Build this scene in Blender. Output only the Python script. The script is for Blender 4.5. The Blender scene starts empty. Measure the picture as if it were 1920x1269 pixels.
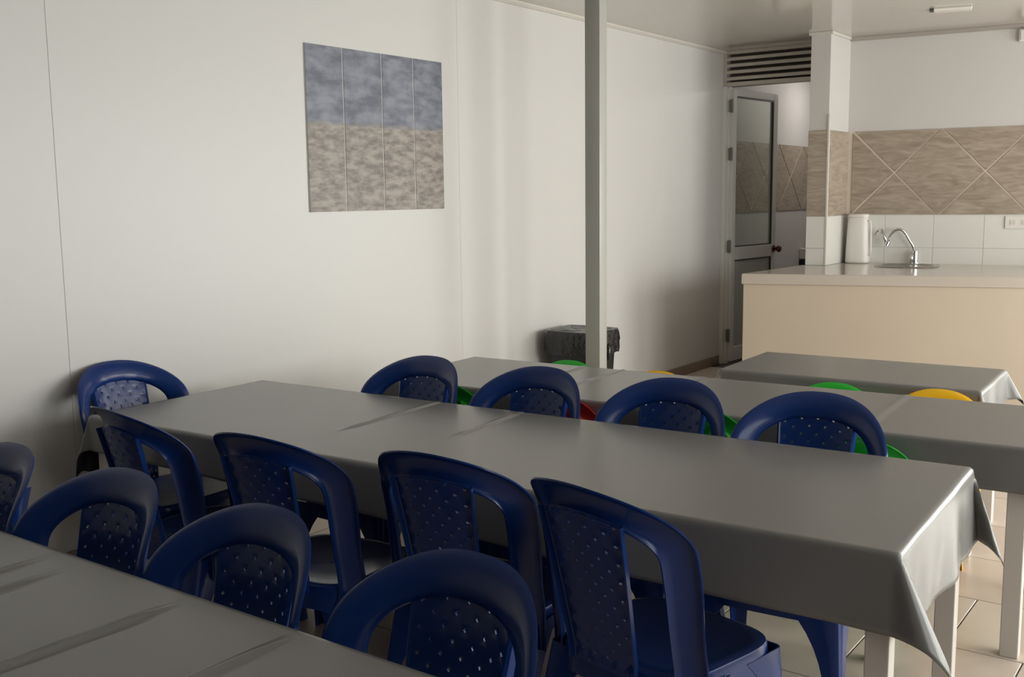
import bpy, math, random
from mathutils import Vector, Matrix
random.seed(7)
PI = math.pi
scene = bpy.context.scene
COL = scene.collection

# ------------------------------------------------------------------ camera
CAM_H = 1.48
YAW, PITCH, ROLL = math.radians(36.056), math.radians(7.811), math.radians(-0.698)
d = Vector((-math.sin(YAW) * math.cos(PITCH), math.cos(YAW) * math.cos(PITCH), -math.sin(PITCH)))
r0 = Vector((math.cos(YAW), math.sin(YAW), 0))
u0 = r0.cross(d)
rr = r0 * math.cos(ROLL) + u0 * math.sin(ROLL)
uu = -r0 * math.sin(ROLL) + u0 * math.cos(ROLL)
cam_data = bpy.data.cameras.new('camera')
cam_data.sensor_width = 36.0
cam_data.lens = 36.0 * 1961.6 / 1920.0
cam_data.clip_start = 0.05
cam = bpy.data.objects.new('camera', cam_data)
COL.objects.link(cam)
cam.matrix_world = Matrix((
    (rr.x, uu.x, -d.x, 0), (rr.y, uu.y, -d.y, 0), (rr.z, uu.z, -d.z, CAM_H), (0, 0, 0, 1)))
scene.camera = cam

# ------------------------------------------------------------------ world, light, exposure
scene.view_settings.view_transform = 'Standard'
scene.view_settings.look = 'None'
scene.view_settings.gamma = 1.0
scene.view_settings.exposure = 0.22
scene.view_settings.use_curve_mapping = False
world = bpy.data.worlds.new('overcast_sky')
scene.world = world
world.use_nodes = True
bg = world.node_tree.nodes['Background']
bg.inputs[0].default_value = (0.86, 0.93, 1.0, 1)
bg.inputs[1].default_value = 1.0

XL, XR = -3.847, 2.30          # long left wall, window wall
YB, YD = -4.50, 8.37           # wall behind the camera, doorway wall
ZC = 2.65                      # ceiling
WINDOWS = [(0.3, 2.6, 1.00), (3.0, 5.5, 0.50), (6.1, 8.3, 0.12)]   # y from, y to, sill height
WZ1 = 2.42
for (ya, yb, WZ0) in WINDOWS:  # daylight coming in through each window of the right wall
    ld = bpy.data.lights.new('window_daylight', 'AREA')
    ld.shape = 'RECTANGLE'
    ld.size = WZ1 - WZ0
    ld.size_y = yb - ya
    ld.energy = (10 if ya < 1 else 27) * (yb - ya) * (WZ1 - WZ0)   # the first, added to even the left wall's light, is set dimmer
    ld.color = (1.0, 0.968, 0.938)
    lo = bpy.data.objects.new('window_daylight', ld)
    COL.objects.link(lo)
    lo.location = (XR + 0.16, (ya + yb) / 2, (WZ0 + WZ1) / 2)
    lo.rotation_euler = (0, math.radians(90), 0)
# daylight through the wide glazed opening at the far right end of the room
GX0, GX1, GZ0, GZ1 = 0.25, 2.05, 0.30, 2.42
ld = bpy.data.lights.new('window_daylight', 'AREA')
ld.shape = 'RECTANGLE'
ld.size = GX1 - GX0
ld.size_y = GZ1 - GZ0
ld.energy = 105
ld.color = (1.0, 0.970, 0.940)
lo = bpy.data.objects.new('window_daylight', ld)
COL.objects.link(lo)
lo.location = ((GX0 + GX1) / 2, 9.05, (GZ0 + GZ1) / 2)
lo.rotation_euler = (math.radians(-90), 0, math.radians(7))


# ------------------------------------------------------------------ materials
def mat(name, color, rough=0.5, spec=0.5, metal=0.0, noise=0.0, nscale=6.0, bump=0.0, bscale=40.0,
        rand=0.0, coat=0.0, detail=4.0):
    m = bpy.data.materials.new(name)
    m.use_nodes = True
    nt = m.node_tree
    b = nt.nodes['Principled BSDF']
    b.inputs['Roughness'].default_value = rough
    b.inputs['Specular IOR Level'].default_value = spec
    b.inputs['Metallic'].default_value = metal
    b.inputs['Coat Weight'].default_value = coat
    b.inputs['Base Color'].default_value = (*color, 1)
    tc = nt.nodes.new('ShaderNodeTexCoord')
    src = None
    if noise > 0:
        n = nt.nodes.new('ShaderNodeTexNoise')
        n.inputs['Scale'].default_value = nscale
        n.inputs['Detail'].default_value = detail
        nt.links.new(tc.outputs['Object'], n.inputs['Vector'])
        mr = nt.nodes.new('ShaderNodeMapRange')
        mr.inputs[3].default_value = 1 - noise
        mr.inputs[4].default_value = 1 + noise
        nt.links.new(n.outputs[0], mr.inputs[0])
        src = mr.outputs[0]
    if rand > 0:
        oi = nt.nodes.new('ShaderNodeObjectInfo')
        mr = nt.nodes.new('ShaderNodeMapRange')
        mr.inputs[3].default_value = 1 - rand
        mr.inputs[4].default_value = 1 + rand
        nt.links.new(oi.outputs['Random'], mr.inputs[0])
        if src:
            mu = nt.nodes.new('ShaderNodeMath')
            mu.operation = 'MULTIPLY'
            nt.links.new(src, mu.inputs[0])
            nt.links.new(mr.outputs[0], mu.inputs[1])
            src = mu.outputs[0]
        else:
            src = mr.outputs[0]
    if src:
        vm = nt.nodes.new('ShaderNodeVectorMath')
        vm.operation = 'SCALE'
        vm.inputs[0].default_value = color
        nt.links.new(src, vm.inputs['Scale'])
        nt.links.new(vm.outputs[0], b.inputs['Base Color'])
    if bump > 0:
        n = nt.nodes.new('ShaderNodeTexNoise')
        n.inputs['Scale'].default_value = bscale
        n.inputs['Detail'].default_value = 3
        nt.links.new(tc.outputs['Object'], n.inputs['Vector'])
        bp = nt.nodes.new('ShaderNodeBump')
        bp.inputs['Strength'].default_value = 1.0
        bp.inputs['Distance'].default_value = bump
        nt.links.new(n.outputs[0], bp.inputs['Height'])
        nt.links.new(bp.outputs[0], b.inputs['Normal'])
    return m


def stone_mat(name, dark, light, rough=0.35, rot=0.0):
    """veined tan stoneware tile: stretched noise streaks"""
    m = bpy.data.materials.new(name)
    m.use_nodes = True
    nt = m.node_tree
    b = nt.nodes['Principled BSDF']
    b.inputs['Roughness'].default_value = rough
    tc = nt.nodes.new('ShaderNodeTexCoord')
    oi = nt.nodes.new('ShaderNodeObjectInfo')
    mp = nt.nodes.new('ShaderNodeMapping')
    mp.inputs['Rotation'].default_value = (0, rot, 0)
    mp.inputs['Scale'].default_value = (3.0, 3.0, 14.0)
    nt.links.new(tc.outputs['Object'], mp.inputs['Vector'])
    cx = nt.nodes.new('ShaderNodeCombineXYZ')
    mm = nt.nodes.new('ShaderNodeMath')
    mm.operation = 'MULTIPLY'
    mm.inputs[1].default_value = 37.0
    nt.links.new(oi.outputs['Random'], mm.inputs[0])
    nt.links.new(mm.outputs[0], cx.inputs[0])
    nt.links.new(mm.outputs[0], cx.inputs[2])
    nt.links.new(cx.outputs[0], mp.inputs['Location'])
    n = nt.nodes.new('ShaderNodeTexNoise')
    n.inputs['Scale'].default_value = 1.6
    n.inputs['Detail'].default_value = 6
    n.inputs['Distortion'].default_value = 1.6
    nt.links.new(mp.outputs[0], n.inputs['Vector'])
    cr = nt.nodes.new('ShaderNodeValToRGB')
    cr.color_ramp.elements[0].position = 0.3
    cr.color_ramp.elements[0].color = (*dark, 1)
    cr.color_ramp.elements[1].position = 0.7
    cr.color_ramp.elements[1].color = (*light, 1)
    nt.links.new(n.outputs[0], cr.inputs[0])
    nt.links.new(cr.outputs[0], b.inputs['Base Color'])
    return m


def glass_mat(name, tint, gloss=0.12, rough=0.02):
    m = bpy.data.materials.new(name)
    m.use_nodes = True
    nt = m.node_tree
    nt.nodes.remove(nt.nodes['Principled BSDF'])
    out = nt.nodes['Material Output']
    t = nt.nodes.new('ShaderNodeBsdfTransparent')
    t.inputs[0].default_value = (*tint, 1)
    g = nt.nodes.new('ShaderNodeBsdfGlossy')
    g.inputs['Roughness'].default_value = rough
    mx = nt.nodes.new('ShaderNodeMixShader')
    mx.inputs[0].default_value = gloss
    nt.links.new(t.outputs[0], mx.inputs[1])
    nt.links.new(g.outputs[0], mx.inputs[2])
    nt.links.new(mx.outputs[0], out.inputs[0])
    return m


M = {}
M['wall'] = mat('white_enamel_panel', (0.625, 0.61, 0.59), 0.36, 0.5)
M['paint'] = mat('white_paint', (0.585, 0.56, 0.54), 0.55, noise=0.02, nscale=2)
M['ceiling'] = mat('white_pvc_ceiling', (0.53, 0.50, 0.46), 0.12, 0.5, noise=0.015, nscale=1.5, bump=0.0008, bscale=3)
M['trim_white'] = mat('white_trim', (0.62, 0.59, 0.54), 0.4)
M['trim_grey'] = mat('grey_trim', (0.34, 0.31, 0.28), 0.4)
M['grout'] = mat('floor_grout', (0.13, 0.10, 0.085), 0.8)
M['floor_tile'] = mat('beige_floor_tile', (0.60, 0.50, 0.425), 0.28, 0.5, noise=0.06, nscale=7, rand=0.04, bump=0.0006, bscale=20)
M['baseboard'] = mat('brown_baseboard', (0.24, 0.175, 0.13), 0.4, noise=0.1, nscale=8)
M['pole'] = mat('grey_painted_steel', (0.40, 0.40, 0.365), 0.35, noise=0.02, nscale=9)
M['alu'] = mat('grey_aluminium_frame', (0.70, 0.70, 0.66), 0.35, 0.5, 0.1)
M['alu_dark'] = mat('dark_gasket', (0.05, 0.05, 0.045), 0.5)
M['hinge'] = mat('hinge_steel', (0.20, 0.20, 0.18), 0.4, 0.5, 0.6)
M['glass_door'] = glass_mat('greenish_door_glass', (0.955, 0.985, 0.955), 0.06)
M['glass_win'] = glass_mat('clear_window_glass', (0.95, 0.97, 0.96), 0.05)
M['door_panel'] = mat('door_lower_panel', (0.42, 0.44, 0.41), 0.3)
M['louver'] = mat('cream_louver', (0.50, 0.46, 0.40), 0.4)
M['louver_shade'] = mat('dark_louver_void', (0.09, 0.07, 0.055), 0.7)
M['brass'] = mat('reddish_bronze_knob', (0.16, 0.05, 0.03), 0.25, 0.5, 0.5)
M['stone'] = stone_mat('tan_veined_tile', (0.28, 0.225, 0.175), (0.43, 0.36, 0.29))
M['stone_v'] = stone_mat('tan_veined_tile_turned', (0.28, 0.225, 0.175), (0.43, 0.36, 0.29), rot=1.4)
M['tile_grout'] = mat('cream_tile_grout', (0.62, 0.54, 0.45), 0.6)
M['white_tile'] = mat('white_glazed_tile', (0.72, 0.71, 0.67), 0.15, 0.5, rand=0.01)
M['white_grout'] = mat('light_grey_grout', (0.55, 0.54, 0.51), 0.7)
M['counter_front'] = mat('cream_counter_tile', (0.52, 0.435, 0.345), 0.35, noise=0.05, nscale=3, detail=8)
M['counter_top'] = mat('pale_counter_slab', (0.50, 0.44, 0.385), 0.15, noise=0.03, nscale=5)
M['steel'] = mat('brushed_steel', (0.42, 0.40, 0.38), 0.25, 0.5, 1.0)
M['chrome'] = mat('chrome', (0.62, 0.62, 0.62), 0.12, 0.5, 1.0)
M['white_plastic'] = mat('white_plastic', (0.72, 0.69, 0.65), 0.4)
M['black_plastic'] = mat('black_plastic', (0.012, 0.012, 0.013), 0.35)
M['bag'] = mat('black_bin_bag', (0.016, 0.016, 0.018), 0.22, 0.6, bump=0.02, bscale=14)
M['cloth'] = mat('grey_vinyl_cloth', (0.178, 0.175, 0.167), 0.27, 0.5, noise=0.03, nscale=3, bump=0.0004, bscale=5)
M['cloth_back'] = mat('dark_cloth_backing', (0.030, 0.026, 0.030), 0.8, 0.2)
M['table_white'] = mat('white_table_paint', (0.62, 0.58, 0.53), 0.35, noise=0.03, nscale=6)
M['blue'] = mat('navy_blue_plastic', (0.005, 0.028, 0.145), 0.22, 0.38)
M['green'] = mat('green_plastic', (0.015, 0.42, 0.028), 0.3, 0.5)
M['yellow'] = mat('yellow_plastic', (0.90, 0.50, 0.008), 0.3, 0.5)
M['red'] = mat('red_plastic', (0.62, 0.025, 0.015), 0.3, 0.5)


def art_mat():
    """plain dusky print: blue-grey strokes above, grey-brown strokes below"""
    m = bpy.data.materials.new('dusky_print')
    m.use_nodes = True
    nt = m.node_tree
    b = nt.nodes['Principled BSDF']
    b.inputs['Roughness'].default_value = 0.45
    tc = nt.nodes.new('ShaderNodeTexCoord')
    geo = nt.nodes.new('ShaderNodeNewGeometry')
    sep = nt.nodes.new('ShaderNodeSeparateXYZ')
    nt.links.new(geo.outputs['Position'], sep.inputs[0])

    def noise(scale, sc3, detail=5.0):
        mp = nt.nodes.new('ShaderNodeMapping')
        mp.inputs['Scale'].default_value = sc3
        nt.links.new(geo.outputs['Position'], mp.inputs['Vector'])
        n = nt.nodes.new('ShaderNodeTexNoise')
        n.inputs['Scale'].default_value = scale
        n.inputs['Detail'].default_value = detail
        nt.links.new(mp.outputs[0], n.inputs['Vector'])
        return n.outputs[0]

    def ramp(src, a, c, p0=0.35, p1=0.65):
        cr = nt.nodes.new('ShaderNodeValToRGB')
        cr.color_ramp.elements[0].position = p0
        cr.color_ramp.elements[0].color = (*a, 1)
        cr.color_ramp.elements[1].position = p1
        cr.color_ramp.elements[1].color = (*c, 1)
        nt.links.new(src, cr.inputs[0])
        return cr.outputs[0]
    top = ramp(noise(9, (1, 1, 2.2)), (0.105, 0.115, 0.155), (0.235, 0.25, 0.30))
    low = ramp(noise(16, (1, 1, 2.6), 7), (0.17, 0.145, 0.13), (0.36, 0.315, 0.28))
    edge = nt.nodes.new('ShaderNodeMath')
    edge.operation = 'MULTIPLY_ADD'
    edge.inputs[1].default_value = 0.05
    nt.links.new(noise(14, (1, 1, 1)), edge.inputs[0])
    nt.links.new(sep.outputs['Z'], edge.inputs[2])
    mr = nt.nodes.new('ShaderNodeMapRange')
    mr.inputs[1].default_value = 1.855
    mr.inputs[2].default_value = 1.885
    nt.links.new(edge.outputs[0], mr.inputs[0])
    mx = nt.nodes.new('ShaderNodeMix')
    mx.data_type = 'RGBA'
    nt.links.new(mr.outputs[0], mx.inputs[0])
    nt.links.new(low, mx.inputs[6])
    nt.links.new(top, mx.inputs[7])
    nt.links.new(mx.outputs[2], b.inputs['Base Color'])
    return m


M['art'] = art_mat()


# ------------------------------------------------------------------ mesh helpers
class MB:
    def __init__(self):
        self.v, self.f, self.mi = [], [], []

    def box(self, x0, x1, y0, y1, z0, z1, mi=0):
        n = len(self.v)
        self.v += [(x0, y0, z0), (x1, y0, z0), (x1, y1, z0), (x0, y1, z0),
                   (x0, y0, z1), (x1, y0, z1), (x1, y1, z1), (x0, y1, z1)]
        for q in ((0, 3, 2, 1), (4, 5, 6, 7), (0, 1, 5, 4), (1, 2, 6, 5), (2, 3, 7, 6), (3, 0, 4, 7)):
            self.f.append(tuple(n + i for i in q))
            self.mi.append(mi)
        return self

    def prism(self, poly, axis_fn, t0, t1):
        """poly: 2D points; axis_fn(a, b, t) -> 3D"""
        n = len(self.v)
        k = len(poly)
        self.v += [axis_fn(a, b, t0) for a, b in poly] + [axis_fn(a, b, t1) for a, b in poly]
        self.f.append(tuple(range(n + k - 1, n - 1, -1)))
        self.f.append(tuple(range(n + k, n + 2 * k)))
        self.mi += [0, 0]
        for i in range(k):
            j = (i + 1) % k
            self.f.append((n + i, n + j, n + k + j, n + k + i))
            self.mi.append(0)
        return self

    def grid(self, rows, mi=0, close=False):
        n = len(self.v)
        h, w = len(rows), len(rows[0])
        for rw in rows:
            self.v += [tuple(p) for p in rw]
        for i in range(h - 1):
            for j in range(w - 1 + (1 if close else 0)):
                k = (j + 1) % w
                self.f.append((n + i * w + j, n + i * w + k, n + (i + 1) * w + k, n + (i + 1) * w + j))
                self.mi.append(mi)
        return self

    def tube(self, pts, rad, seg=10, caps=True):
        pts = [Vector(p) for p in pts]
        rads = rad if isinstance(rad, (list, tuple)) else [rad] * len(pts)
        rows = []
        up = Vector((0.123, 0.457, 0.881)).normalized()
        for i, p in enumerate(pts):
            t = (pts[min(i + 1, len(pts) - 1)] - pts[max(i - 1, 0)]).normalized()
            a = t.cross(up)
            if a.length < 1e-4:
                a = t.cross(Vector((1, 0, 0)))
            a.normalize()
            b = t.cross(a)
            rows.append([p + (a * math.cos(2 * PI * k / seg) + b * math.sin(2 * PI * k / seg)) * rads[i] for k in range(seg)])
        n = len(self.v)
        self.grid(rows, close=True)
        if caps:
            self.f.append(tuple(range(n + seg - 1, n - 1, -1)))
            self.f.append(tuple(range(n + (len(rows) - 1) * seg, n + len(rows) * seg)))
            self.mi += [0, 0]
        return self

    def mesh(self, name, mats, smooth=False):
        me = bpy.data.meshes.new(name)
        me.from_pydata(self.v, [], self.f)
        for m in (mats if isinstance(mats, (list, tuple)) else [mats]):
            me.materials.append(m)
        me.polygons.foreach_set('material_index', self.mi)
        if smooth:
            me.polygons.foreach_set('use_smooth', [True] * len(me.polygons))
        me.update()
        return me

    def build(self, name, mats, parent=None, smooth=False, bevel=0.0, solid=None, subsurf=0, auto=None, loc=None, bseg=2):
        o = bpy.data.objects.new(name, self.mesh(name, mats, smooth))
        COL.objects.link(o)
        if subsurf:
            md = o.modifiers.new('s', 'SUBSURF')
            md.levels = md.render_levels = subsurf
        if solid:
            md = o.modifiers.new('t', 'SOLIDIFY')
            md.thickness, md.offset = solid[0], solid[1]
            md.use_even_offset = False
            if len(solid) > 2:
                md.material_offset = solid[2]
                md.material_offset_rim = 0
        if bevel:
            md = o.modifiers.new('b', 'BEVEL')
            md.width, md.segments = bevel, bseg
            md.limit_method = 'ANGLE'
            md.harden_normals = False
        if o.modifiers:                       # bake the modifiers into the mesh
            dg = bpy.context.evaluated_depsgraph_get()
            me = bpy.data.meshes.new_from_object(o.evaluated_get(dg))
            old = o.data
            o.modifiers.clear()
            o.data = me
            bpy.data.meshes.remove(old)
            me.name = name
        if auto is not None:
            o.data.polygons.foreach_set('use_smooth', [True] * len(o.data.polygons))
            o.data.set_sharp_from_angle(angle=math.radians(auto))
        if parent:
            o.parent = parent
        if loc:
            o.location = loc
        return o


def empty(name, loc=(0, 0, 0), rz=0.0):
    o = bpy.data.objects.new(name, None)
    o.empty_display_size = 0.1
    COL.objects.link(o)
    o.location = loc
    o.rotation_euler = (0, 0, rz)
    return o


def tag(o, label, cat, group=None):
    o['label'] = label
    o['category'] = cat
    if group:
        o['group'] = group
    return o


def struct(o, label=None):
    o['kind'] = 'structure'
    if label:
        o['label'] = label
    return o


def copy_tree(o, parent=None):
    c = o.copy()
    COL.objects.link(c)
    c.parent = parent
    for ch in o.children:
        copy_tree(ch, c)
    return c


def boxo(name, x0, x1, y0, y1, z0, z1, m, parent=None, bevel=0.0):
    cx, cy, cz = (x0 + x1) / 2, (y0 + y1) / 2, z0
    return MB().box(x0 - cx, x1 - cx, y0 - cy, y1 - cy, 0, z1 - z0).build(name, m, parent, bevel=bevel, loc=(cx, cy, cz), auto=30 if bevel else None)


# ------------------------------------------------------------------ floor
floor = struct(boxo('floor', XL - 0.1, XR + 0.1, YB - 0.1, 12.0, -0.10, -0.006, M['grout']), 'beige tiled floor with dark joints')
TS = 0.47
tile_mesh = None
tx0, ty0 = -0.548 - 8 * TS, 3.465 - 9 * TS
for j in range(19):
    y0 = ty0 + j * TS
    off = 0 if (j % 2 == 0) else TS / 2
    for i in range(-1, 14):
        x0 = tx0 + i * TS + off
        xa, xb = max(x0, XL + 0.004), min(x0 + TS, XR - 0.004)
        ya, yb = y0, min(y0 + TS, 8.40)
        if xb - xa < 0.03 or yb - ya < 0.03:
            continue
        full = abs(xb - xa - TS) < 1e-6 and abs(yb - ya - TS) < 1e-6
        if full and tile_mesh:
            t = bpy.data.objects.new('floor_tile', tile_mesh)
            COL.objects.link(t)
            t.parent = floor
        else:
            hx, hy = (xb - xa) / 2 - 0.0025, (yb - ya) / 2 - 0.0025
            t = MB().box(-hx, hx, -hy, hy, -0.006, 0).build('floor_tile', M['floor_tile'], floor, bevel=0.0012, bseg=1)
            if full:
                tile_mesh = t.data
        t.location = Vector(((xa + xb) / 2, (ya + yb) / 2, 0)) - Vector(floor.location)

# ------------------------------------------------------------------ walls and ceiling
wall_left = struct(boxo('wall_left', XL - 0.10, XL - 0.008, YB, YD, 0, ZC, M['wall']), 'long white panelled wall')
edges = [YB, -2.70, -0.205, 2.290, 4.785, 7.280, YD]
for a, b in zip(edges[:-1], edges[1:]):
    p = MB().box(-0.006, 0.004, -(b - a) / 2 + 0.0004, (b - a) / 2 - 0.0004, 0.0, ZC).build('wall_panel', M['wall'], wall_left, bevel=0.001, bseg=1)
    p.location = Vector((XL - 0.004, (a + b) / 2, 0)) - Vector(wall_left.location)
struct(boxo('baseboard_left', XL, XL + 0.012, YB, YD - 0.05, 0, 0.078, M['baseboard'], bevel=0.002))
struct(boxo('wall_back', XL, XR, YB - 0.1, YB, 0, ZC, mat('darkened_back_wall', (0.13, 0.11, 0.09), 0.6)))  # unseen wall, coloured dark to keep reflections in the chair backs low
struct(boxo('ceiling', XL - 0.1, XR + 0.1, YB - 0.1, 9.15, ZC, ZC + 0.08, M['ceiling']), 'glossy white plastic ceiling')
# cornice along the left wall
MB().prism([(0, 0), (0.030, 0), (0.030, -0.012), (0.012, -0.026), (0, -0.026)], lambda a, b, t: (XL + a, t, ZC + b), YB, YD).build('trim_1', M['trim_white'], bevel=0.002)
struct(bpy.data.objects['trim_1'], 'white cornice under the ceiling')

# right wall with windows (out of view, the source of the daylight)
wr = MB()
wr.box(XR, XR + 0.12, YB, 9.15, WZ1, ZC)
ys = [YB] + [v for w in WINDOWS for v in w[:2]] + [9.15]
for a, b in zip(ys[0::2], ys[1::2]):
    wr.box(XR, XR + 0.12, a, b, 0, WZ1)
for a, b, c in WINDOWS:
    wr.box(XR, XR + 0.12, a, b, 0, c)
struct(wr.build('wall_right', M['paint']), 'white wall with a row of windows')
for k, (ya, yb, WZ0) in enumerate(WINDOWS):
    w = struct(empty('window_%d' % (k + 1), (XR + 0.06, (ya + yb) / 2, WZ0)), 'wide window with a grey metal frame')
    hw, hh = (yb - ya) / 2, WZ1 - WZ0
    fr = MB()
    fr.box(-0.03, 0.03, -hw, hw, 0, 0.05).box(-0.03, 0.03, -hw, hw, hh - 0.05, hh)
    fr.box(-0.03, 0.03, -hw, -hw + 0.05, 0.05, hh - 0.05).box(-0.03, 0.03, hw - 0.05, hw, 0.05, hh - 0.05)
    fr.build('window_frame', M['alu'], w)
    MB().box(-0.025, 0.025, -0.025, 0.025, 0.05, hh - 0.05).build('mullion', M['alu'], w)
    MB().box(-0.003, 0.003, -hw + 0.05, -0.025, 0.05, hh - 0.05).build('pane', M['glass_win'], w)
    MB().box(-0.003, 0.003, 0.025, hw - 0.05, 0.05, hh - 0.05).build('pane', M['glass_win'], w)

# doorway wall: louvre transom above an open glazed door, the corridor behind
lv = struct(empty('trim_2', (-3.27, YD, 2.36)), 'cream louvred vent above the doorway')
MB().box(-0.577, 0.60, 0.075, 0.085, 0.0, 0.29).build('vent_shade', M['louver_shade'], lv)  # dark sheet standing in for the shade between the slats
MB().box(-0.577, 0.60, -0.02, 0.06, 0.0, 0.032).build('bottom_rail', M['louver'], lv, bevel=0.003)
MB().box(-0.577, 0.60, -0.02, 0.06, 0.262, 0.29).build('top_rail', M['louver'], lv, bevel=0.003)
MB().box(-0.577, -0.548, -0.02, 0.06, 0.032, 0.262).build('side_rail', M['louver'], lv, bevel=0.003)
for k in range(4):
    z = 0.062 + k * 0.0535
    s = MB().prism([(-0.018, 0.012), (-0.018, -0.014), (0.045, 0.018), (0.045, 0.026)], lambda a, b, t: (t, a, b), -0.548, 0.60)
    s.build('slat', M['louver'], lv, loc=(0, 0, z))
# frame post at the end of the left wall
df = struct(empty('door_1', (-3.80, YD, 0)), 'open glazed aluminium door in its grey frame')
MB().box(-0.047, -0.012, -0.035, 0.06, 0, 2.36).build('jamb', M['alu'], df, bevel=0.003)
MB().box(-0.012, 0.008, 0.0, 0.045, 0, 2.36).build('door_stop', M['alu'], df, bevel=0.002)
leaf = empty('leaf', (0.012, 0.03, 0), -math.radians(5.0))
leaf.parent = df
LW = 0.80                                   # leaf runs along local +Y (swung back into the corridor)


def lbox(name, y0, y1, z0, z1, m, t=0.02, bevel=0.003, x=0.0):
    return MB().box(x - t, x + t, y0, y1, z0, z1).build(name, m, leaf, bevel=bevel)


lbox('stile', 0, 0.055, 0.02, 2.345, M['alu'])
lbox('stile', LW - 0.075, LW, 0.02, 2.345, M['alu'])
lbox('top_rail', 0.055, LW - 0.075, 2.285, 2.345, M['alu'])
lbox('mid_rail', 0.055, LW - 0.075, 0.90, 1.01, M['alu'])
lbox('bottom_rail', 0.055, LW - 0.075, 0.02, 0.14, M['alu'])
lbox('pane', 0.055, LW - 0.075, 1.01, 2.285, M['glass_door'], 0.003, 0)
lbox('lower_panel', 0.055, LW - 0.075, 0.14, 0.90, M['door_panel'], 0.006, 0)
g = MB()
for (y0, y1, z0, z1) in ((0.055, LW - 0.075, 2.272, 2.285), (LW - 0.088, LW - 0.075, 1.01, 2.272), (0.055, LW - 0.075, 1.01, 1.020), (0.055, LW - 0.075, 0.888, 0.90), (LW - 0.086, LW - 0.075, 0.14, 0.888)):
    g.box(0.003, 0.018, y0, y1, z0, z1)
g.build('gasket', M['alu_dark'], leaf)
kn = MB().tube([(0.015, LW - 0.035, 0.965), (0.045, LW - 0.035, 0.965), (0.052, LW - 0.035, 0.965), (0.062, LW - 0.035, 0.965), (0.080, LW - 0.035, 0.965), (0.092, LW - 0.035, 0.965), (0.096, LW - 0.035, 0.965)],
               [0.012, 0.012, 0.018, 0.029, 0.031, 0.022, 0.006], 16)
kn.build('door_knob', M['brass'], leaf, smooth=True)
MB().tube([(0.020, LW - 0.035, 0.965), (0.028, LW - 0.035, 0.965)], [0.032, 0.030], 16).build('rosette', M['brass'], leaf)
for hz in (2.20, 1.80, 1.02, 0.25):
    MB().box(-0.004, 0.014, -0.026, 0.014, hz - 0.05, hz + 0.05).tube([(0.014, -0.012, hz - 0.055), (0.014, -0.012, hz + 0.055)], 0.010, 8).build('hinge', M['hinge'], df, loc=(0.010, 0.012, 0))

# corridor behind the doorway
XC = -3.947
wc = struct(boxo('wall_corridor', XC - 0.1, XC, YD + 0.06, 12.0, 0, ZC, M['paint']), 'corridor wall with a tan tile band')
MB().box(0, 0.004, -0.1, 3.3, -0.318, 0.318).build('grout_bed', M['tile_grout'], wc, loc=Vector((XC, 8.55, 1.615)) - Vector(wc.location))
for k in range(5):
    y0 = 8.55 + k * 0.64
    a = 0.318
    dia = [(-a + 0.010, 0), (0, -a + 0.004), (a - 0.010, 0), (0, a - 0.004)]
    t = MB().prism(dia, lambda p, q, s: (s, p, q), 0.0, 0.008).build('band_tile', M['stone'], wc)
    t.location = Vector((XC, y0, 1.615)) - Vector(wc.location)
    for sgn in (1, -1):
        tri = [(0.012, sgn * a), (0.64 - 0.012, sgn * a), (0.32, sgn * 0.012)]
        if sgn > 0:
            tri = tri[::-1]
        t = MB().prism(tri, lambda p, q, s: (s, p, q), 0.0, 0.008).build('band_tile', M['stone_v'], wc)
        t.location = Vector((XC, y0, 1.615)) - Vector(wc.location)
struct(boxo('wall_corridor_end', XC - 0.1, -2.3, 12.0, 12.1, 0, ZC, M['paint']))
struct(boxo('wall_corridor_right', -2.80, -2.74, 8.45, 12.0, 0, ZC, M['paint']))
struct(boxo('ceiling_corridor', XC - 0.1, -2.3, YD + 0.03, 12.1, ZC - 0.001, ZC + 0.08, M['paint']))
cl = tag(empty('added_corridor_lamp', (-3.35, 10.3, ZC)), 'round white ceiling lamp added to light the corridor', 'lamp')  # added lamp, put in to brighten the corridor behind the door
MB().tube([(0, 0, 0), (0, 0, -0.02)], [0.13, 0.13], 24).build('base', M['white_plastic'], cl)
em = bpy.data.materials.new('added_lamp_diffuser')
em.use_nodes = True
eb = em.node_tree.nodes['Principled BSDF']
eb.inputs['Emission Color'].default_value = (1, 0.96, 0.9, 1)
eb.inputs['Emission Strength'].default_value = 46.0
MB().tube([(0, 0, -0.02), (0, 0, -0.04), (0, 0, -0.06), (0, 0, -0.068)], [0.12, 0.12, 0.09, 0.03], 24).build('diffuser', em, cl, smooth=True)
# soap dispenser on the corridor wall
sd = tag(empty('soap_dispenser', (XC + 0.001, 10.50, 0.70)), 'small soap dispenser on the corridor wall beyond the doorway', 'dispenser')
MB().box(0, 0.09, -0.05, 0.05, 0.09, 0.20).build('tank', M['white_plastic'], sd, bevel=0.008)
MB().box(0, 0.085, -0.045, 0.045, 0.03, 0.088).build('pump', M['black_plastic'], sd, bevel=0.012)
MB().tube([(0.05, 0, 0.03), (0.05, 0, 0.0)], 0.018, 10).build('nozzle', M['black_plastic'], sd)

# pillar beside the doorway
PX0, PX1, PY0, PY1 = -2.90, -2.752, 7.83, 8.37
pil = struct(boxo('wall_pillar', PX0, PX1, PY0, PY1 + 0.08, 0, ZC, M['paint']), 'white pillar with a tan tile band beside the doorway')
BZ0, BZ1 = 1.293, 1.932


def pil_tile(name, x0, x1, y0, y1, z0, z1, m):
    t = MB().box(x0, x1, y0, y1, 0, z1 - z0).build(name, m, pil, bevel=0.002, bseg=1)
    t.location = Vector((0, 0, z0)) - Vector(pil.location)


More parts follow.
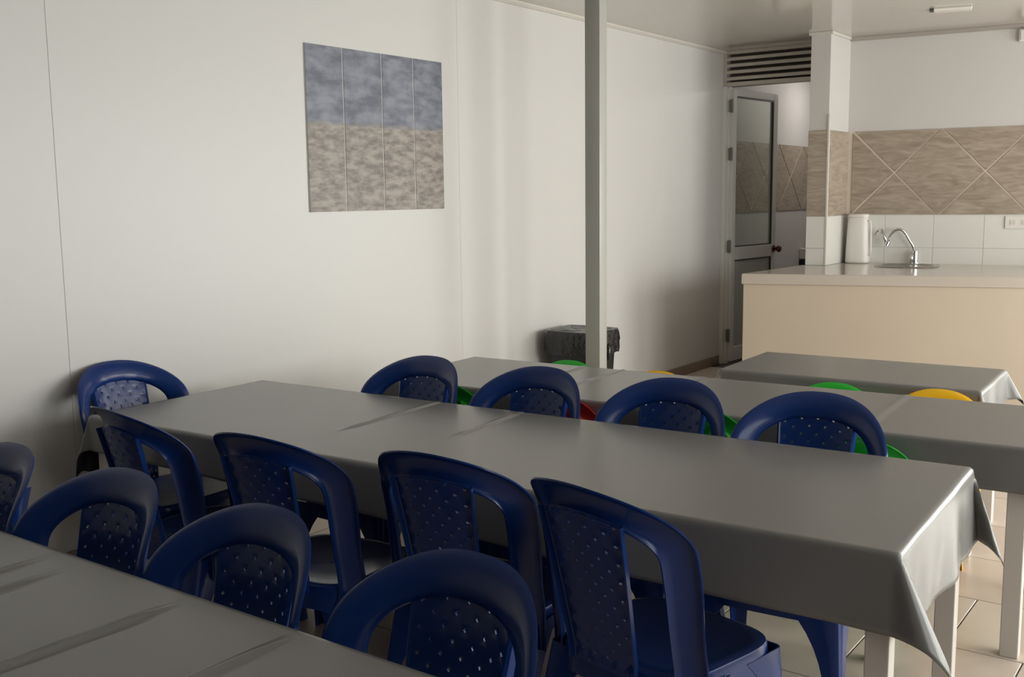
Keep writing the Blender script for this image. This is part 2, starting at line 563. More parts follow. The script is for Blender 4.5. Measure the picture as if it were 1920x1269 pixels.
pil_tile('band_tile', PX0 - 0.004, PX1 - 0.006, PY0 - 0.008, PY0, BZ0, 1.737, M['stone_v'])
pil_tile('band_tile', PX0 - 0.004, PX1 - 0.006, PY0 - 0.008, PY0, 1.743, BZ1, M['stone'])
pil_tile('band_tile', PX1, PX1 + 0.008, PY0 + 0.006, PY1 - 0.02, BZ0, BZ1, M['stone_v'])
pil_tile('white_tile', PX0 - 0.004, PX1 - 0.006, PY0 - 0.006, PY0, 1.05, BZ0 - 0.003, M['white_tile'])
pil_tile('white_tile', PX0 - 0.004, PX1 - 0.006, PY0 - 0.006, PY0, 0.92, 1.047, M['white_tile'])
pil_tile('white_tile', PX1, PX1 + 0.006, PY0 + 0.006, PY1 - 0.02, 0.92, BZ0 - 0.003, M['white_tile'])
pil_tile('corner_bead', PX1 - 0.006, PX1 + 0.010, PY0 - 0.010, PY0 + 0.006, 0.92, 2.05, M['trim_white'])

# kitchen wall, turned a little against the room
KA = math.radians(7)
kw = struct(empty('wall_kitchen', (-2.752, 8.272, 0), KA), 'kitchen wall with diamond-laid tan tiles above white tiles')
KL = 5.35
TL = 2.45                                   # tiled length
KO0, KO1 = 3.02, 4.84                       # glazed opening, out of view to the right
MB().box(-0.05, KO0, 0, 0.10, 0, ZC).box(KO1, KL, 0, 0.10, 0, ZC).box(KO0, KO1, 0, 0.10, 0, GZ0).box(KO0, KO1, 0, 0.10, GZ1, ZC).build('painted_wall', M['paint'], kw)
w = struct(empty('window_4', (-2.752 + (KO0 + KO1) / 2 * math.cos(KA) - 0.05 * math.sin(KA), 8.272 + (KO0 + KO1) / 2 * math.sin(KA) + 0.05 * math.cos(KA), GZ0), KA), 'wide glazed opening with a grey metal frame')
hw, hh = (KO1 - KO0) / 2, GZ1 - GZ0
MB().box(-hw, hw, -0.03, 0.03, 0, 0.05).box(-hw, hw, -0.03, 0.03, hh - 0.05, hh).box(-hw, -hw + 0.05, -0.03, 0.03, 0.05, hh - 0.05).box(hw - 0.05, hw, -0.03, 0.03, 0.05, hh - 0.05).build('window_frame', M['alu'], w)
MB().box(-0.025, 0.025, -0.025, 0.025, 0.05, hh - 0.05).build('mullion', M['alu'], w)
MB().box(-hw + 0.05, -0.025, -0.003, 0.003, 0.05, hh - 0.05).build('pane', M['glass_win'], w)
MB().box(0.025, hw - 0.05, -0.003, 0.003, 0.05, hh - 0.05).build('pane', M['glass_win'], w)
MB().box(0.0, TL, -0.003, 0, BZ0, BZ1).build('grout_bed', M['tile_grout'], kw)
MB().box(0.0, TL, -0.0025, 0, 0.90, BZ0 - 0.001).build('white_grout_bed', M['white_grout'], kw)
BH = BZ1 - BZ0
half = BH / 2
G = 0.0075


def ktile(poly, m):
    MB().prism(poly[::-1], lambda a, b, s: (a, s, b), -0.009, 0.0).build('band_tile', m, kw)


zc = (BZ0 + BZ1) / 2
pitch = 0.640
for k in range(3):
    xm = 0.040 + k * pitch                  # left crossing-period start: top triangle and bottom triangle, then a diamond
    a, b = xm, xm + pitch
    c = (a + b) / 2
    ktile([(a + 2.4 * G, BZ1), (c, zc + 1.4 * G), (b - 2.4 * G, BZ1)], M['stone'])
    ktile([(a + 2.4 * G, BZ0), (b - 2.4 * G, BZ0), (c, zc - 1.4 * G)], M['stone'])
    if k == 0:
        ktile([(a + 0.002 - 0.0, BZ1 - 1.4 * G), (a + 0.002, BZ0 + 1.4 * G), (c - 1.4 * G, zc)], M['stone_v'])
    if b + pitch / 2 < TL:
        ktile([(b - 0.6 * G, BZ1), (c + 1.4 * G, zc), (b - 0.6 * G, BZ0), (b + 0.6 * G, BZ0), (b + pitch / 2 - 1.4 * G, zc), (b + 0.6 * G, BZ1)], M['stone_v'])
for (z0, z1) in ((0.905, 1.042), (1.0445, BZ0 - 0.003)):
    for k in range(7):
        xa = max(0.002, -0.05 + k * 0.352)
        xb = min(KL, -0.05 + (k + 1) * 0.352 - 0.0025)
        if xb - xa > 0.02:
            MB().box(xa, xb, -0.0065, 0, z0, z1).build('white_tile', M['white_tile'], kw, bevel=0.0012, bseg=1)
MB().box(0, TL, -0.010, 0, BZ0 - 0.004, BZ0 + 0.001).build('tile_trim', M['trim_white'], kw)
t3 = struct(empty('trim_3', (-2.752, 8.272, ZC), KA), 'grey ceiling moulding above the kitchen wall')
MB().prism([(0, 0), (-0.035, 0), (-0.035, -0.010), (-0.012, -0.030), (0, -0.030)], lambda a, b, t: (t, a, b), 0.0, KL).build('moulding', M['trim_grey'], t3, bevel=0.002)
t4 = struct(empty('trim_4', (PX0, PY0, ZC)), 'white ceiling moulding around the pillar')
MB().box(-0.015, PX1 - PX0 + 0.02, -0.02, 0, -0.022, 0).box(PX1 - PX0, PX1 - PX0 + 0.02, 0, 0.40, -0.022, 0).build('moulding', M['trim_white'], t4, bevel=0.004)


def on_kitchen(x, off):                     # a point on the kitchen wall line at distance x from its left end
    return (-2.752 + x * math.cos(KA) + off * math.sin(KA), 8.272 + x * math.sin(KA) - off * math.cos(KA))


px, py = on_kitchen(1.145 + 0.09, 0.0075)
so = tag(empty('wall_socket', (px, py, 1.19), KA), 'white double wall socket under the tile band', 'socket')
MB().box(-0.09, 0.09, -0.008, 0, 0, 0.092).build('cover_plate', M['white_plastic'], so, bevel=0.003)
for k in (-1, 1):
    MB().box(k * 0.038 - 0.018, k * 0.038 + 0.018, -0.010, -0.008, 0.03, 0.062).build('outlet', M['trim_white'], so)
px, py = on_kitchen(1.175 + 0.13, 0.001)
jb = tag(empty('junction_box', (px, py, 2.525), KA), 'white junction box high on the kitchen wall below the ceiling', 'junction box')
MB().box(-0.13, 0.13, -0.035, 0, 0, 0.085).build('box_body', M['white_plastic'], jb, bevel=0.006)
MB().box(-0.118, 0.118, -0.041, -0.035, 0.008, 0.077).build('lid', M['white_plastic'], jb, bevel=0.002)
# slim fitting on the ceiling
cf = tag(empty('ceiling_fitting', (-1.80, 7.39, ZC), math.radians(14)), 'slim white fitting on the ceiling above the counter', 'lamp')
MB().box(-0.115, 0.115, -0.05, 0.05, -0.018, 0).build('housing', M['white_plastic'], cf, bevel=0.005)
MB().box(-0.14, -0.115, -0.045, 0.045, -0.012, 0).build('end_cap', M['alu_dark'], cf, bevel=0.003)

# ------------------------------------------------------------------ steel pole
po = tag(empty('steel_pole', (-3.20, 5.24, 0)), 'grey square steel pole from floor to ceiling beside the black bin', 'pole')
MB().box(-0.05, 0.05, -0.042, 0.042, 0.008, ZC).build('shaft', M['pole'], po, bevel=0.006, auto=30)
MB().box(-0.085, 0.085, -0.085, 0.085, 0, 0.008).build('base_plate', M['pole'], po, bevel=0.002)

# ------------------------------------------------------------------ kitchen counter
FL, FR = Vector((-2.975, 6.800)), Vector((-1.282, 7.346))
fd = (FR - FL).normalized()
fn = Vector((-fd.y, fd.x))                  # pointing away from the camera
FE = FL + fd * 2.55
CT = 0.92
kx = lambda x: 8.272 + (x + 2.752) * math.tan(KA)
BE = Vector((FE.x + 0.12, kx(FE.x + 0.12) - 0.012))
BM = Vector((PX1 + 0.012, kx(PX1 + 0.012) - 0.012))
ct = tag(empty('kitchen_counter', (FL.x, FL.y, 0)), 'long cream kitchen counter with a pale slab worktop and sink', 'counter')


def lp(v, z):
    return (v.x - FL.x, v.y - FL.y, z)


def poly_prism(pts, z0, z1):
    m = MB()
    k = len(pts)
    m.v = [lp(p, z0) for p in pts] + [lp(p, z1) for p in pts]
    m.f = [tuple(range(k - 1, -1, -1)), tuple(range(k, 2 * k))] + [(i, (i + 1) % k, k + (i + 1) % k, k + i) for i in range(k)]
    m.mi = [0] * len(m.f)
    return m


C0 = Vector((PX0 - 0.02, PY0 - 0.012))      # counter passes in front of the pillar
C1 = Vector((PX1 + 0.012, PY0 - 0.012))
ins = 0.012
poly_prism([FL + fd * ins + fn * ins, FE + fn * ins, BE, BM, C1, C0 + fd * ins * 2], 0, CT - 0.072).build('counter_front', M['counter_front'], ct, bevel=0.004)
poly_prism([FL, FE, BE, BM, C1, C0], CT - 0.072, CT - 0.004).build('slab_edge', M['counter_top'], ct, bevel=0.003)
poly_prism([FL + fn * 0.004 + fd * 0.004, FE, BE, BM, C1, C0 + fd * 0.004], CT - 0.004, CT).build('worktop', M['counter_top'], ct, bevel=0.0015)
# sink with rim and bowl, faucet
sk = tag(empty('kitchen_sink', (-2.20, 8.02, CT + 0.001), KA), 'small steel sink set into the counter', 'sink')


def ring(rx, ry, z, n=28, p=3.2):
    out = []
    for k in range(n):
        t = 2 * PI * k / n
        c, s = math.cos(t), math.sin(t)
        out.append((rx * math.copysign(abs(c) ** (2 / p), c), ry * math.copysign(abs(s) ** (2 / p), s), z))
    return out


MB().grid([ring(0.225, 0.205, 0.0), ring(0.222, 0.202, 0.007), ring(0.185, 0.165, 0.007), ring(0.180, 0.160, 0.002)], close=True).build('rim', M['steel'], sk, smooth=True)
bw = MB().grid([ring(0.180, 0.160, 0.002), ring(0.170, 0.150, 0.0018), ring(0.10, 0.09, 0.0014), ring(0.02, 0.02, 0.001)], close=True)
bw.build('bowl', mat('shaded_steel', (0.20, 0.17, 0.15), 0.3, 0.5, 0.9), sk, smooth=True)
MB().tube([(0, 0, 0.002), (0, 0, 0.005)], [0.032, 0.026], 16).build('drain', M['chrome'], sk)
fx, fy = on_kitchen(0.535, 0.055)
fa = tag(empty('kitchen_faucet', (fx, fy, CT + 0.001), KA), 'chrome faucet with a swan-neck spout behind the sink', 'faucet')
MB().tube([(0, 0, 0), (0, 0, 0.012), (0, 0, 0.013), (0, 0, 0.10), (0, 0, 0.108)], [0.036, 0.034, 0.024, 0.024, 0.012], 16).build('base', M['chrome'], fa, auto=40)
MB().tube([(-0.02, -0.02, 0.0), (-0.02, -0.02, 0.085)], 0.010, 10).build('supply_pipe', M['chrome'], fa, smooth=True)
sp = [(-0.003, 0, 0.10), (-0.02, -0.005, 0.145), (-0.048, -0.012, 0.19), (-0.066, -0.018, 0.225), (-0.085, -0.025, 0.25), (-0.105, -0.03, 0.262), (-0.13, -0.036, 0.262), (-0.152, -0.042, 0.248), (-0.172, -0.048, 0.222), (-0.185, -0.052, 0.19), (-0.192, -0.055, 0.165)]
MB().tube(sp, 0.0105, 12).build('spout', M['chrome'], fa, smooth=True)
MB().tube([(-0.188, -0.054, 0.172), (-0.200, -0.056, 0.140)], [0.017, 0.019], 14).build('aerator', M['chrome'], fa, auto=40)
MB().tube([(-0.198, -0.054, 0.165), (-0.222, -0.052, 0.205), (-0.245, -0.05, 0.262)], [0.015, 0.013, 0.012], 12).build('filter_body', M['chrome'], fa, smooth=True)
MB().tube([(-0.245, -0.05, 0.256), (-0.275, -0.05, 0.248), (-0.282, -0.05, 0.243), (-0.290, -0.05, 0.22)], [0.010, 0.008, 0.007, 0.006], 10).build('side_spout', M['chrome'], fa, smooth=True)
# white water container
bx, by = on_kitchen(0.145, 0.085)
wb = tag(empty('water_jug', (bx - 0.03, by, CT + 0.001), KA), 'tall white plastic jug in the corner beside the sink', 'jug')
MB().grid([ring(0.070, 0.055, 0.0), ring(0.088, 0.066, 0.004), ring(0.088, 0.066, 0.02), ring(0.082, 0.062, 0.20), ring(0.074, 0.058, 0.352), ring(0.070, 0.054, 0.360), ring(0.0, 0.0, 0.361)], close=True).build('body', M['white_plastic'], wb, smooth=True)
MB().grid([ring(0.076, 0.060, 0.356), ring(0.077, 0.061, 0.374), ring(0.070, 0.055, 0.380), ring(0.0, 0.0, 0.381)], close=True).build('lid', M['white_plastic'], wb, smooth=True)
MB().tube([(0.072, -0.02, 0.33), (0.092, -0.02, 0.325), (0.098, -0.02, 0.28), (0.102, -0.02, 0.12), (0.100, -0.02, 0.07), (0.080, -0.02, 0.06)], 0.008, 8).build('handle', M['white_plastic'], wb, smooth=True)

# ------------------------------------------------------------------ waste bin
bn = tag(empty('waste_bin', (-3.60, 5.72, 0), math.radians(3)), 'black waste bin with a black bag over its rim by the white wall', 'bin')
bn.scale = (0.90, 0.92, 1.0)


def rring(hx, hy, z, jit=0.0, n=40, p=6.0):
    return [(x + random.uniform(-jit, jit), y + random.uniform(-jit, jit), zz + random.uniform(-jit, jit) * 0.6) for x, y, zz in ring(hx, hy, z, n, p)]


MB().grid([rring(0.01, 0.01, 0), rring(0.165, 0.15, 0.0), rring(0.17, 0.155, 0.02), rring(0.205, 0.185, 0.60)], close=True).build('body', M['black_plastic'], bn, smooth=True)
MB().grid([rring(0.214, 0.198, 0.46, 0.012), rring(0.222, 0.205, 0.49, 0.010), rring(0.224, 0.207, 0.54, 0.008), rring(0.222, 0.206, 0.59, 0.004), rring(0.216, 0.200, 0.612, 0.002), rring(0.195, 0.180, 0.612, 0.002), rring(0.17, 0.16, 0.606, 0.004), rring(0.09, 0.08, 0.600, 0.005), rring(0.0, 0.0, 0.598)], close=True).build('bin_bag', M['bag'], bn, smooth=True)
MB().tube([(0.216, -0.02, 0.53), (0.236, -0.03, 0.50), (0.232, -0.04, 0.44), (0.215, -0.04, 0.42)], [0.010, 0.020, 0.016, 0.004], 8).build('bag_knot', M['bag'], bn, smooth=True)

# ------------------------------------------------------------------ wall print in four strips
wa = tag(empty('wall_print', (XL + 0.002, 3.605, 1.408)), 'four-strip wall print, dusky blue above and grey-brown below', 'picture')
MB().box(-0.001, 0.003, 0.0, 1.03, 0.001, 0.809).build('backing', M['white_plastic'], wa)
ye = [0.0, 0.256, 0.540, 0.790, 1.035]
for a, b in zip(ye[:-1], ye[1:]):
    MB().box(0.003, 0.006, a + 0.0015, b - 0.0045, 0.0, 0.810).build('print_strip', M['art'], wa, bevel=0.001, bseg=1)

# ------------------------------------------------------------------ tables with draped vinyl cloths
T = 0.69
RE = 0.010


def lin(a, b, step):
    n = max(1, int(round((b - a) / step)))
    return [a + (b - a) * i / n for i in range(n + 1)]


def sstep(t):
    t = max(0.0, min(1.0, t))
    return t * t * (3 - 2 * t)


def side_prof(e, flare):
    """excess cloth length e past the edge -> (out, down)"""
    q = RE * PI / 2
    if e <= q:
        a = e / RE
        return RE * math.sin(a), RE * (1 - math.cos(a))
    s = e - q
    return RE + s * flare, RE + s * math.sqrt(max(0, 1 - flare * flare))


def cloth(name, L, W, over, folds, creases, parent=None, wave=0.006, seed=1, bulge=0.0, skew=(0.0, 0.0)):
    """over = (x-, x+, y-, y+) overhang; folds[(sx, sy)] = (dir angle, reach, width) of the corner fold"""
    rnd = random.Random(seed)
    ph = [rnd.uniform(0, 6.28) for _ in range(8)]

    def axis(n0, n1, Lx, step, extra=()):
        s = set()
        for v in lin(-n0, 0, 0.012) + lin(0, 0.03, 0.01) + lin(0.03, Lx - 0.03, step) + lin(Lx - 0.03, Lx, 0.01) + lin(Lx, Lx + n1, 0.012):
            s.add(round(v, 5))
        for c in extra:
            for k in range(-6, 7):
                s.add(round(c + k * 0.006, 5))
        return sorted(s)
    P = axis(over[0], over[1], L, 0.008 if creases else 0.02)
    Q = axis(over[2], over[3], W, 0.03)
    rows = []
    for q in Q:
        row = []
        for p in P:
            ex, sx = (-p, -1) if p < 0 else ((p - L, 1) if p > L else (0, 0))
            ey, sy = (-q, -1) if q < 0 else ((q - W, 1) if q > W else (0, 0))
            x, y = min(max(p, 0), L), min(max(q, 0), W)
            ex *= 1 + skew[0] * (0.5 - y / W)
            ey *= (1 + skew[1] * (x / L - 0.5)) * ((1 + 1.2 * sstep((x / L - 0.93) / 0.06)) if sy > 0 and skew[1] else 1.0)
            if not sx and not sy:
                z = 0.0
                for (c, sl, h, wd, q0, q1) in creases:
                    if q0 <= q <= q1:
                        fade = sstep((q - q0) / 0.12) * sstep((q1 - q) / 0.12) if q0 > 0 or q1 < W else 1.0
                        dd = (p - (c + sl * q)) / wd
                        z += fade * h * (math.exp(-dd * dd) - 0.35 * math.exp(-(dd - 1.9) ** 2))
                # very slightly rounded rim
                row.append((x, y, T + z))
            elif sx and not sy:
                o, dn = side_prof(ex, 0.10)
                near = min(y, W - y)
                o += wave * (ex / 0.15) * (math.sin(y * 9 + ph[0 if sx < 0 else 1]) + 0.7 * math.sin(y * 23 + ex * 14 + ph[5])) * sstep(near / 0.15)
                row.append((x + sx * o, y, T - dn))
            elif sy and not sx:
                o, dn = side_prof(ey, 0.05)
                near = min(x, L - x)
                o += wave * (ey / 0.15) * (math.sin(x * 5.3 + ph[2 if sy < 0 else 3]) + 0.5 * math.sin(x * 11 + ph[4])) * sstep(near / 0.2)
                o += bulge * sstep(ey / 0.2)
                row.append((x, y + sy * o, T - dn))
            else:
                r = math.hypot(ex, ey)
                th = math.atan2(ey, ex)
                ang, reach, wid = folds.get((sx, sy), (PI / 4, 0.5, 0.12))
                ox, dx = side_prof(r, 0.10)
                oy, dy = side_prof(r, 0.05)
                k = th / (PI / 2)
                s2 = math.sin(2 * th)
                b = r * reach * s2 ** 0.75
                lat = r * wid * math.sin(4 * th)
                ca, sa = math.cos(ang), math.sin(ang)
                bx_, by_ = ox * (1 - k) ** 2, oy * k ** 2
                dn = (dx * (1 - k) + dy * k)
                dn = math.sqrt(max(1e-9, dn * dn - min(b, dn * 0.98) ** 2))
                row.append((x + sx * (bx_ + ca * b + sa * lat), y + sy * (by_ + sa * b - ca * lat), T - dn))
        rows.append(row)
    o = MB().grid(rows).build(name, [M['cloth'], M['cloth_back']], parent, smooth=True, solid=(0.0022, -1.0, 1))
    o.data.polygons.foreach_set('use_smooth', [True] * len(o.data.polygons))
    return o


def table(name, label, cloth_label, corner, ang, L, W, over, folds, creases, seed, group, wave=0.006, leg_inset=0.012, bulge=0.0, skew=(0.0, 0.0)):
    """corner = front-left corner of the cloth top in the room; local x along the length, y away from the camera"""
    t = tag(empty(name, (*corner, 0), ang), label, 'table', group)
    e = 0.006
    top = T - 0.0085
    MB().box(e, L - e, e, W - e, top - 0.025, top).build('tabletop', M['table_white'], t, bevel=0.003)
    i = leg_inset
    lw = 0.055
    for lx in (i, L - i - lw):
        for ly in (i, W - i - lw):
            MB().box(lx, lx + lw, ly, ly + lw, 0, top - 0.025).build('leg', M['table_white'], t, bevel=0.003)
    ah = 0.085
    for ly in (i + 0.012, W - i - 0.034):
        MB().box(i + lw, L - i - lw, ly, ly + 0.022, top - 0.025 - ah, top - 0.025).build('apron', M['table_white'], t, bevel=0.002)
    for lx in (i + 0.012, L - i - 0.034):
        MB().box(lx, lx + 0.022, i + lw, W - i - lw, top - 0.025 - ah, top - 0.025).build('apron', M['table_white'], t, bevel=0.002)
    c = cloth('tablecloth', L, W, over, folds, creases, seed=seed, wave=wave, bulge=bulge, skew=skew)
    c.location = (*corner, 0)
    c.rotation_euler = (0, 0, ang)
    tag(c, cloth_label, 'tablecloth', 'grey vinyl tablecloths')
    return t


A3 = math.radians(2.6)
GT = 'cloth-covered dining tables'
table('dining_table', 'long white-legged middle table with blue chairs on three sides', 'grey vinyl cloth on the long middle table',
      (-3.505, 2.155), A3, 2.885, 0.852, (0.23, 0.215, 0.165, 0.085),
      {(1, -1): (math.radians(12), 0.42, 0.10), (1, 1): (math.radians(15), 0.30, 0.40), (-1, -1): (math.radians(40), 0.28, 0.14)},
      [(0.98, -0.01, 0.005, 0.009, 0.25, 0.90), (1.395, -0.05, 0.005, 0.009, 0.35, 0.90), (2.35, 0.1, 0.0012, 0.03, 0.70, 0.84)], 3, GT, skew=(-0.05, 0.35))
table('dining_table', 'long table in front of the steel pole, ringed by small green, yellow and red chairs', 'grey vinyl cloth on the long table before the steel pole',
      (-3.125, 3.335), math.radians(3.0), 2.575, 0.692, (0.15, 0.16, 0.150, 0.05),
      {(1, -1): (math.radians(15), 0.35, 0.10)},
      [(0.62, 0.0, 0.005, 0.009, 0.0, 0.75), (0.80, 0.03, 0.004, 0.009, 0.0, 0.75), (1.21, 0.0, 0.003, 0.009, 0.0, 0.75), (2.05, 0.0, 0.003, 0.016, 0.0, 0.75)], 5, GT, wave=0.002)
table('small_table', 'short cloth-covered table standing before the kitchen counter', 'grey vinyl cloth on the short table before the counter',
      (-1.985, 4.330), math.radians(2.4), 1.085, 0.590, (0.16, 0.14, 0.15, 0.14),
      {(-1, -1): (math.radians(50), 0.35, 0.12), (1, -1): (math.radians(45), 0.35, 0.12)}, [], 8, GT)
table('dining_table', 'nearest table, cut off by the bottom left of the picture', 'grey vinyl cloth with fold creases on the nearest table',
      (-3.34, 0.375), math.radians(0.2), 2.85, 0.868, (0.16, 0.15, 0.16, 0.06), {},
      [(1.275, 0.0, 0.006, 0.009, 0.0, 0.82), (1.60, 0.05, 0.009, 0.009, 0.0, 0.84), (1.93, 0.02, 0.007, 0.009, 0.0, 0.86), (1.17, 0.0, 0.005, 0.009, 0.0, 0.86), (2.4, 0.02, 0.003, 0.009, 0.0, 0.86)], 11, GT)


# ------------------------------------------------------------------ monobloc chairs
SA, SC, SZC = 0.247, 0.819, 0.652           # half width, height, shoulder height of the back arch
CUR, LEAN = 0.125, 0.117


def back_y(u, z):
    return -0.225 - LEAN * max(0.0, (z - 0.36) / 0.46) ** 1.1 + CUR * (0.82 + 0.18 * sstep((z - 0.42) / 0.2)) * (abs(u) / SA) ** 2.5


def arch_pts(a, c, zc, n, ns=12, nt=18, a0=0.985, z0=0.250):
    pts = [(a * (a0 + (1 - a0) * i / ns), z0 + (zc - z0) * i / ns) for i in range(ns)]
    for i in range(nt + 1):
        t = PI / 2 * i / nt
        pts.append((a * math.cos(t) ** (2 / n), zc + (c - zc) * math.sin(t) ** (2 / n)))
    return [(-u, z) for u, z in pts] + [(u, z) for u, z in pts[-2::-1]]


def make_chair(name, m, label, group):
    root = tag(empty(name), label, 'chair', group)
    outer = arch_pts(SA, SC, SZC, 2.2)
    inner = arch_pts(SA - 0.062, SC - 0.074, SZC - 0.01, 2.15)
    prof = [(-0.026, -0.07), (-0.017, -0.01), (-0.007, 0.12), (-0.001, 0.32), (0.002, 0.58), (0.001, 0.82), (-0.004, 0.95), (-0.014, 1.0)]
    rows = []
    for (uo, zo), (ui, zi) in zip(outer, inner):
        row = []
        for k, (dy, w) in enumerate(prof):
            u = uo + (ui - uo) * w
            z = zo + (zi - zo) * w
            row.append((u, back_y(max(-SA, min(SA, u)), min(z, SC)) + dy, z))
        rows.append(row)
    MB().grid(rows).build('back_frame', m, root, smooth=True, solid=(0.0045, 0.0), auto=50)
    # perforated back panel
    nx, ny = 9, 17
    zb = 0.330
    hw_t, hw_b = 0.117, 0.092

    def inner_top(u):
        best = None
        for (a, b) in zip(inner[:-1], inner[1:]):
            if a[0] <= u <= b[0] and a[1] > 0.6:
                f = (u - a[0]) / max(1e-9, b[0] - a[0])
                return a[1] + (b[1] - a[1]) * f
        return SC - 0.08

    def S(s, t, dz=0.0):
        u = s * (hw_b + (hw_t - hw_b) * t)
        z = zb + (inner_top(u) + 0.010 - zb) * t
        return (u, back_y(u, z) - 0.011 + dz, z)
    mb = MB()
    vid = {}

    def V(key, p):
        if key not in vid:
            vid[key] = len(mb.v)
            mb.v.append(p)
        return vid[key]

    def cpt(i, j):
        return V(('c', i, j), S(-1 + 2 * i / nx, j / ny))
    h = 0.19
    for j in range(ny):
        for i in range(nx):
            a, b, c, e = cpt(i, j), cpt(i + 1, j), cpt(i + 1, j + 1), cpt(i, j + 1)
            sx, sy = -1 + 2 * (i + .5) / nx, (j + .5) / ny
            if (i + j) % 2 == 0:            # pierced cell
                w = [V(('h', i, j, k), S(sx + dx * h * 2 / nx, sy + dy * h / ny, -0.002)) for k, (dx, dy) in enumerate(((0, -1), (1, 0), (0, 1), (-1, 0)))]
                fs = [(a, b, w[0]), (b, w[1], w[0]), (b, c, w[1]), (c, w[2], w[1]), (c, e, w[2]), (e, w[3], w[2]), (e, a, w[3]), (a, w[0], w[3])]
            else:                           # raised diamond
                k = V(('k', i, j), S(sx, sy, 0.0035))
                fs = [(a, b, k), (b, c, k), (c, e, k), (e, a, k)]
            mb.f += fs
            mb.mi += [0] * len(fs)
    # folded rims down both sides
    for s in (-1, 1):
        rows = []
        for j in range(ny + 1):
            x, y, z = S(s, j / ny)
            rows.append([(x, y, z), (x + s * 0.004, y + 0.003, z), (x + s * 0.009, y - 0.001, z), (x + s * 0.012, y - 0.016, z)])
        if s > 0:
            rows = [rw for rw in rows]
        mb.grid(rows if s > 0 else [rw[::-1] for rw in rows])
    mb.build('back_panel', m, root, solid=(0.004, 0.0), auto=24)
    # seat: dished pan with a skirt that comes down at the corners
    n = 56

    def outline(k, grow):
        t = 2 * PI * k / n
        c, s = math.cos(t), math.sin(t)
        p = 4.2
        x = 0.218 * math.copysign(abs(c) ** (2 / p), c)
        y = 0.212 * math.copysign(abs(s) ** (2 / p), s)
        x *= 1.0 + 0.05 * (y / 0.212)
        return x * grow, y * grow, (abs(c) ** (2 / p)) * (abs(s) ** (2 / p))
    rows = []
    for g_, z in ((0.02, 0.329), (0.35, 0.330), (0.65, 0.334), (0.85, 0.341), (0.94, 0.345), (0.985, 0.342), (1.0, 0.333)):
        rows.append([(*outline(k, g_)[:2], z) for k in range(n)])
    for f in (0.5, 1.0):
        row = []
        for k in range(n):
            x, y, q = outline(k, 1.0 + 0.012 * f)
            row.append((x, y, 0.333 - f * (0.060 + 0.055 * sstep((q - 0.55) / 0.45))))
        rows.append(row)
    MB().grid(rows, close=True).build('seat', m, root, smooth=True, solid=(0.004, 0.0), auto=50)
    # four L-section legs
    for sx in (-1, 1):
        for sy in (1, -1):
            tx, ty = sx * (0.222 if sy > 0 else 0.226), (0.205 if sy > 0 else -0.185)
            bx_, by_ = sx * (0.240 if sy > 0 else 0.243), (0.228 if sy > 0 else -0.262)
            rows = []
            for i in range(9):
                t = i / 8
                z = 0.320 * (1 - t)
                w = 0.105 * (1 - t) ** 3 + 0.052 - 0.014 * t
                cx, cy = tx + (bx_ - tx) * t, ty + (by_ - ty) * t
                rr_ = 0.014
                rows.append([(cx - sx * w, cy, z), (cx - sx * w * 0.5, cy, z), (cx - sx * rr_, cy, z), (cx - sx * rr_ * 0.3, cy - sy * rr_ * 0.3, z), (cx, cy - sy * rr_, z), (cx, cy - sy * w * 0.5, z), (cx, cy - sy * w, z)])
            MB().grid(rows).build('leg', m, root, smooth=True, solid=(0.005, 0.0), auto=40)
    return root


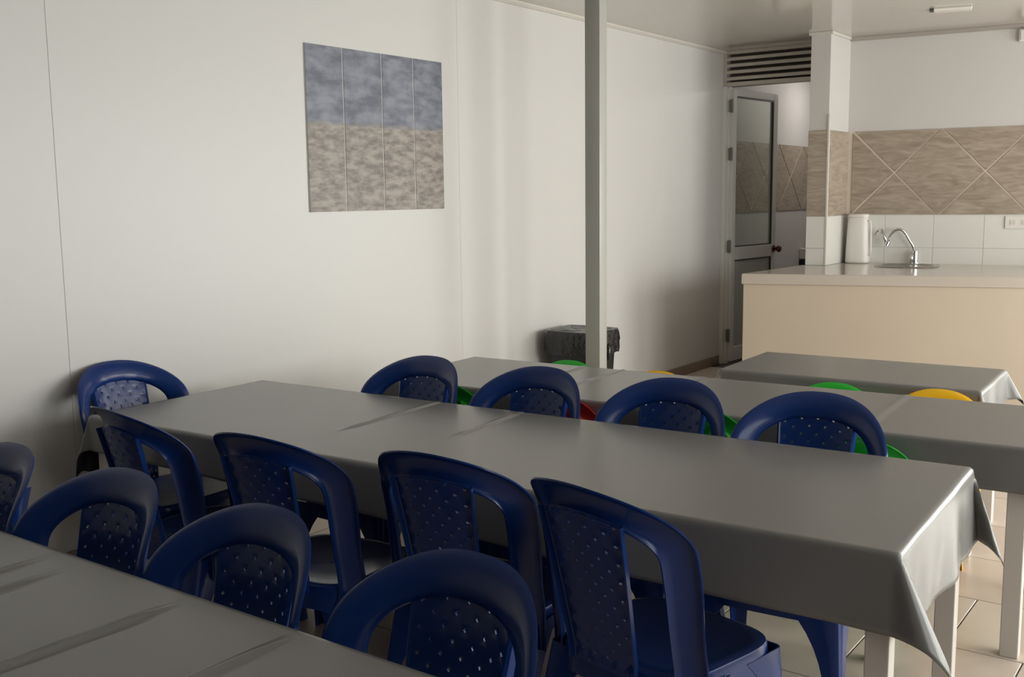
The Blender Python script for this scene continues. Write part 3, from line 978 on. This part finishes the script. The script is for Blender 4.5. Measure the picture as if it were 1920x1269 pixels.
GB, GK = 'blue plastic chairs', 'small coloured plastic chairs'
blue0 = make_chair('plastic_chair', M['blue'], '', GB)
BLUE = [
    (-1.168, 1.101, 176.1, 'blue chair across the nearest table, rightmost and closest to the camera'),
    (-1.701, 1.092, 178.5, 'blue chair across the nearest table, second from the right'),
    (-2.216, 1.104, 181.9, 'blue chair across the nearest table, third from the right, beside the cut-off one'),
    (-2.734, 1.092, 180.0, 'blue chair cut off by the left edge of the picture'),
    (-2.775, 2.892, 181.0, 'blue chair on the far side of the middle table, closest to the white wall'),
    (-2.222, 2.915, 181.0, 'blue chair on the far side of the middle table, with red seen through its back'),
    (-1.678, 2.956, 181.0, 'blue chair on the far side of the middle table, second from its right end'),
    (-1.145, 2.970, 184.0, 'blue chair on the far side of the middle table, closest to its right end'),
    (-3.462, 2.460, 271.0, 'blue chair at the wall end of the middle table, its quilted back catching light'),
    (-2.944, 2.235, -6.0, 'blue chair on the near side of the middle table, closest to the wall'),
    (-2.349, 2.240, 6.4, 'blue chair on the near side of the middle table, second from the wall'),
    (-1.785, 2.350, 6.0, 'blue chair on the near side of the middle table, second from its right end'),
    (-1.212, 2.316, -10.5, 'blue chair on the near side of the middle table, closest to its right end'),
]
for i, (x, y, a, lab) in enumerate(BLUE):
    c = blue0 if i == 0 else copy_tree(blue0)
    c.location = (x, y, 0)
    c.rotation_euler = (0, 0, math.radians(a))
    c['label'] = lab

KID = [   # x, y, turn, scale, colour, label
    (-2.755, 3.493, 3, 0.88, 'green', 'small green chair at the near side of the pole table, closest to the wall'),
    (-2.215, 3.523, 3, 0.88, 'red', 'small red chair at the near side of the pole table'),
    (-1.635, 3.550, 3, 0.895, 'green', 'small green chair at the near side of the pole table, second from its right end'),
    (-1.06, 3.566, 3, 0.835, 'green', 'small green chair at the near side of the pole table, closest to its right end'),
    (-2.67, 3.93, 183, 0.84, 'green', 'small green chair behind the pole table, in front of the black bin'),
    (-2.19, 3.93, 183, 0.83, 'yellow', 'small yellow chair behind the pole table, just right of the pole'),
    (-1.417, 4.01, 183, 0.84, 'green', 'small green chair between the pole table and the short table'),
    (-1.020, 4.085, 183, 0.84, 'yellow', 'small yellow chair by the right corner of the short table'),
]
CUR = 0.055                                 # the small chairs have flatter backs
protos = {}
for (x, y, a, s, colr, lab) in KID:
    if colr not in protos:
        c = protos[colr] = make_chair('small_plastic_chair', M[colr], lab, GK)
        for ch in c.children:
            if ch.name.startswith('leg'):
                ch.scale = (0.74, 0.85, 1.0)
    else:
        c = copy_tree(protos[colr])
        c['label'] = lab
    c.location = (x, y, 0)
    c.rotation_euler = (0, 0, math.radians(a))
    c.scale = (s * 0.84, s * 0.75, s)
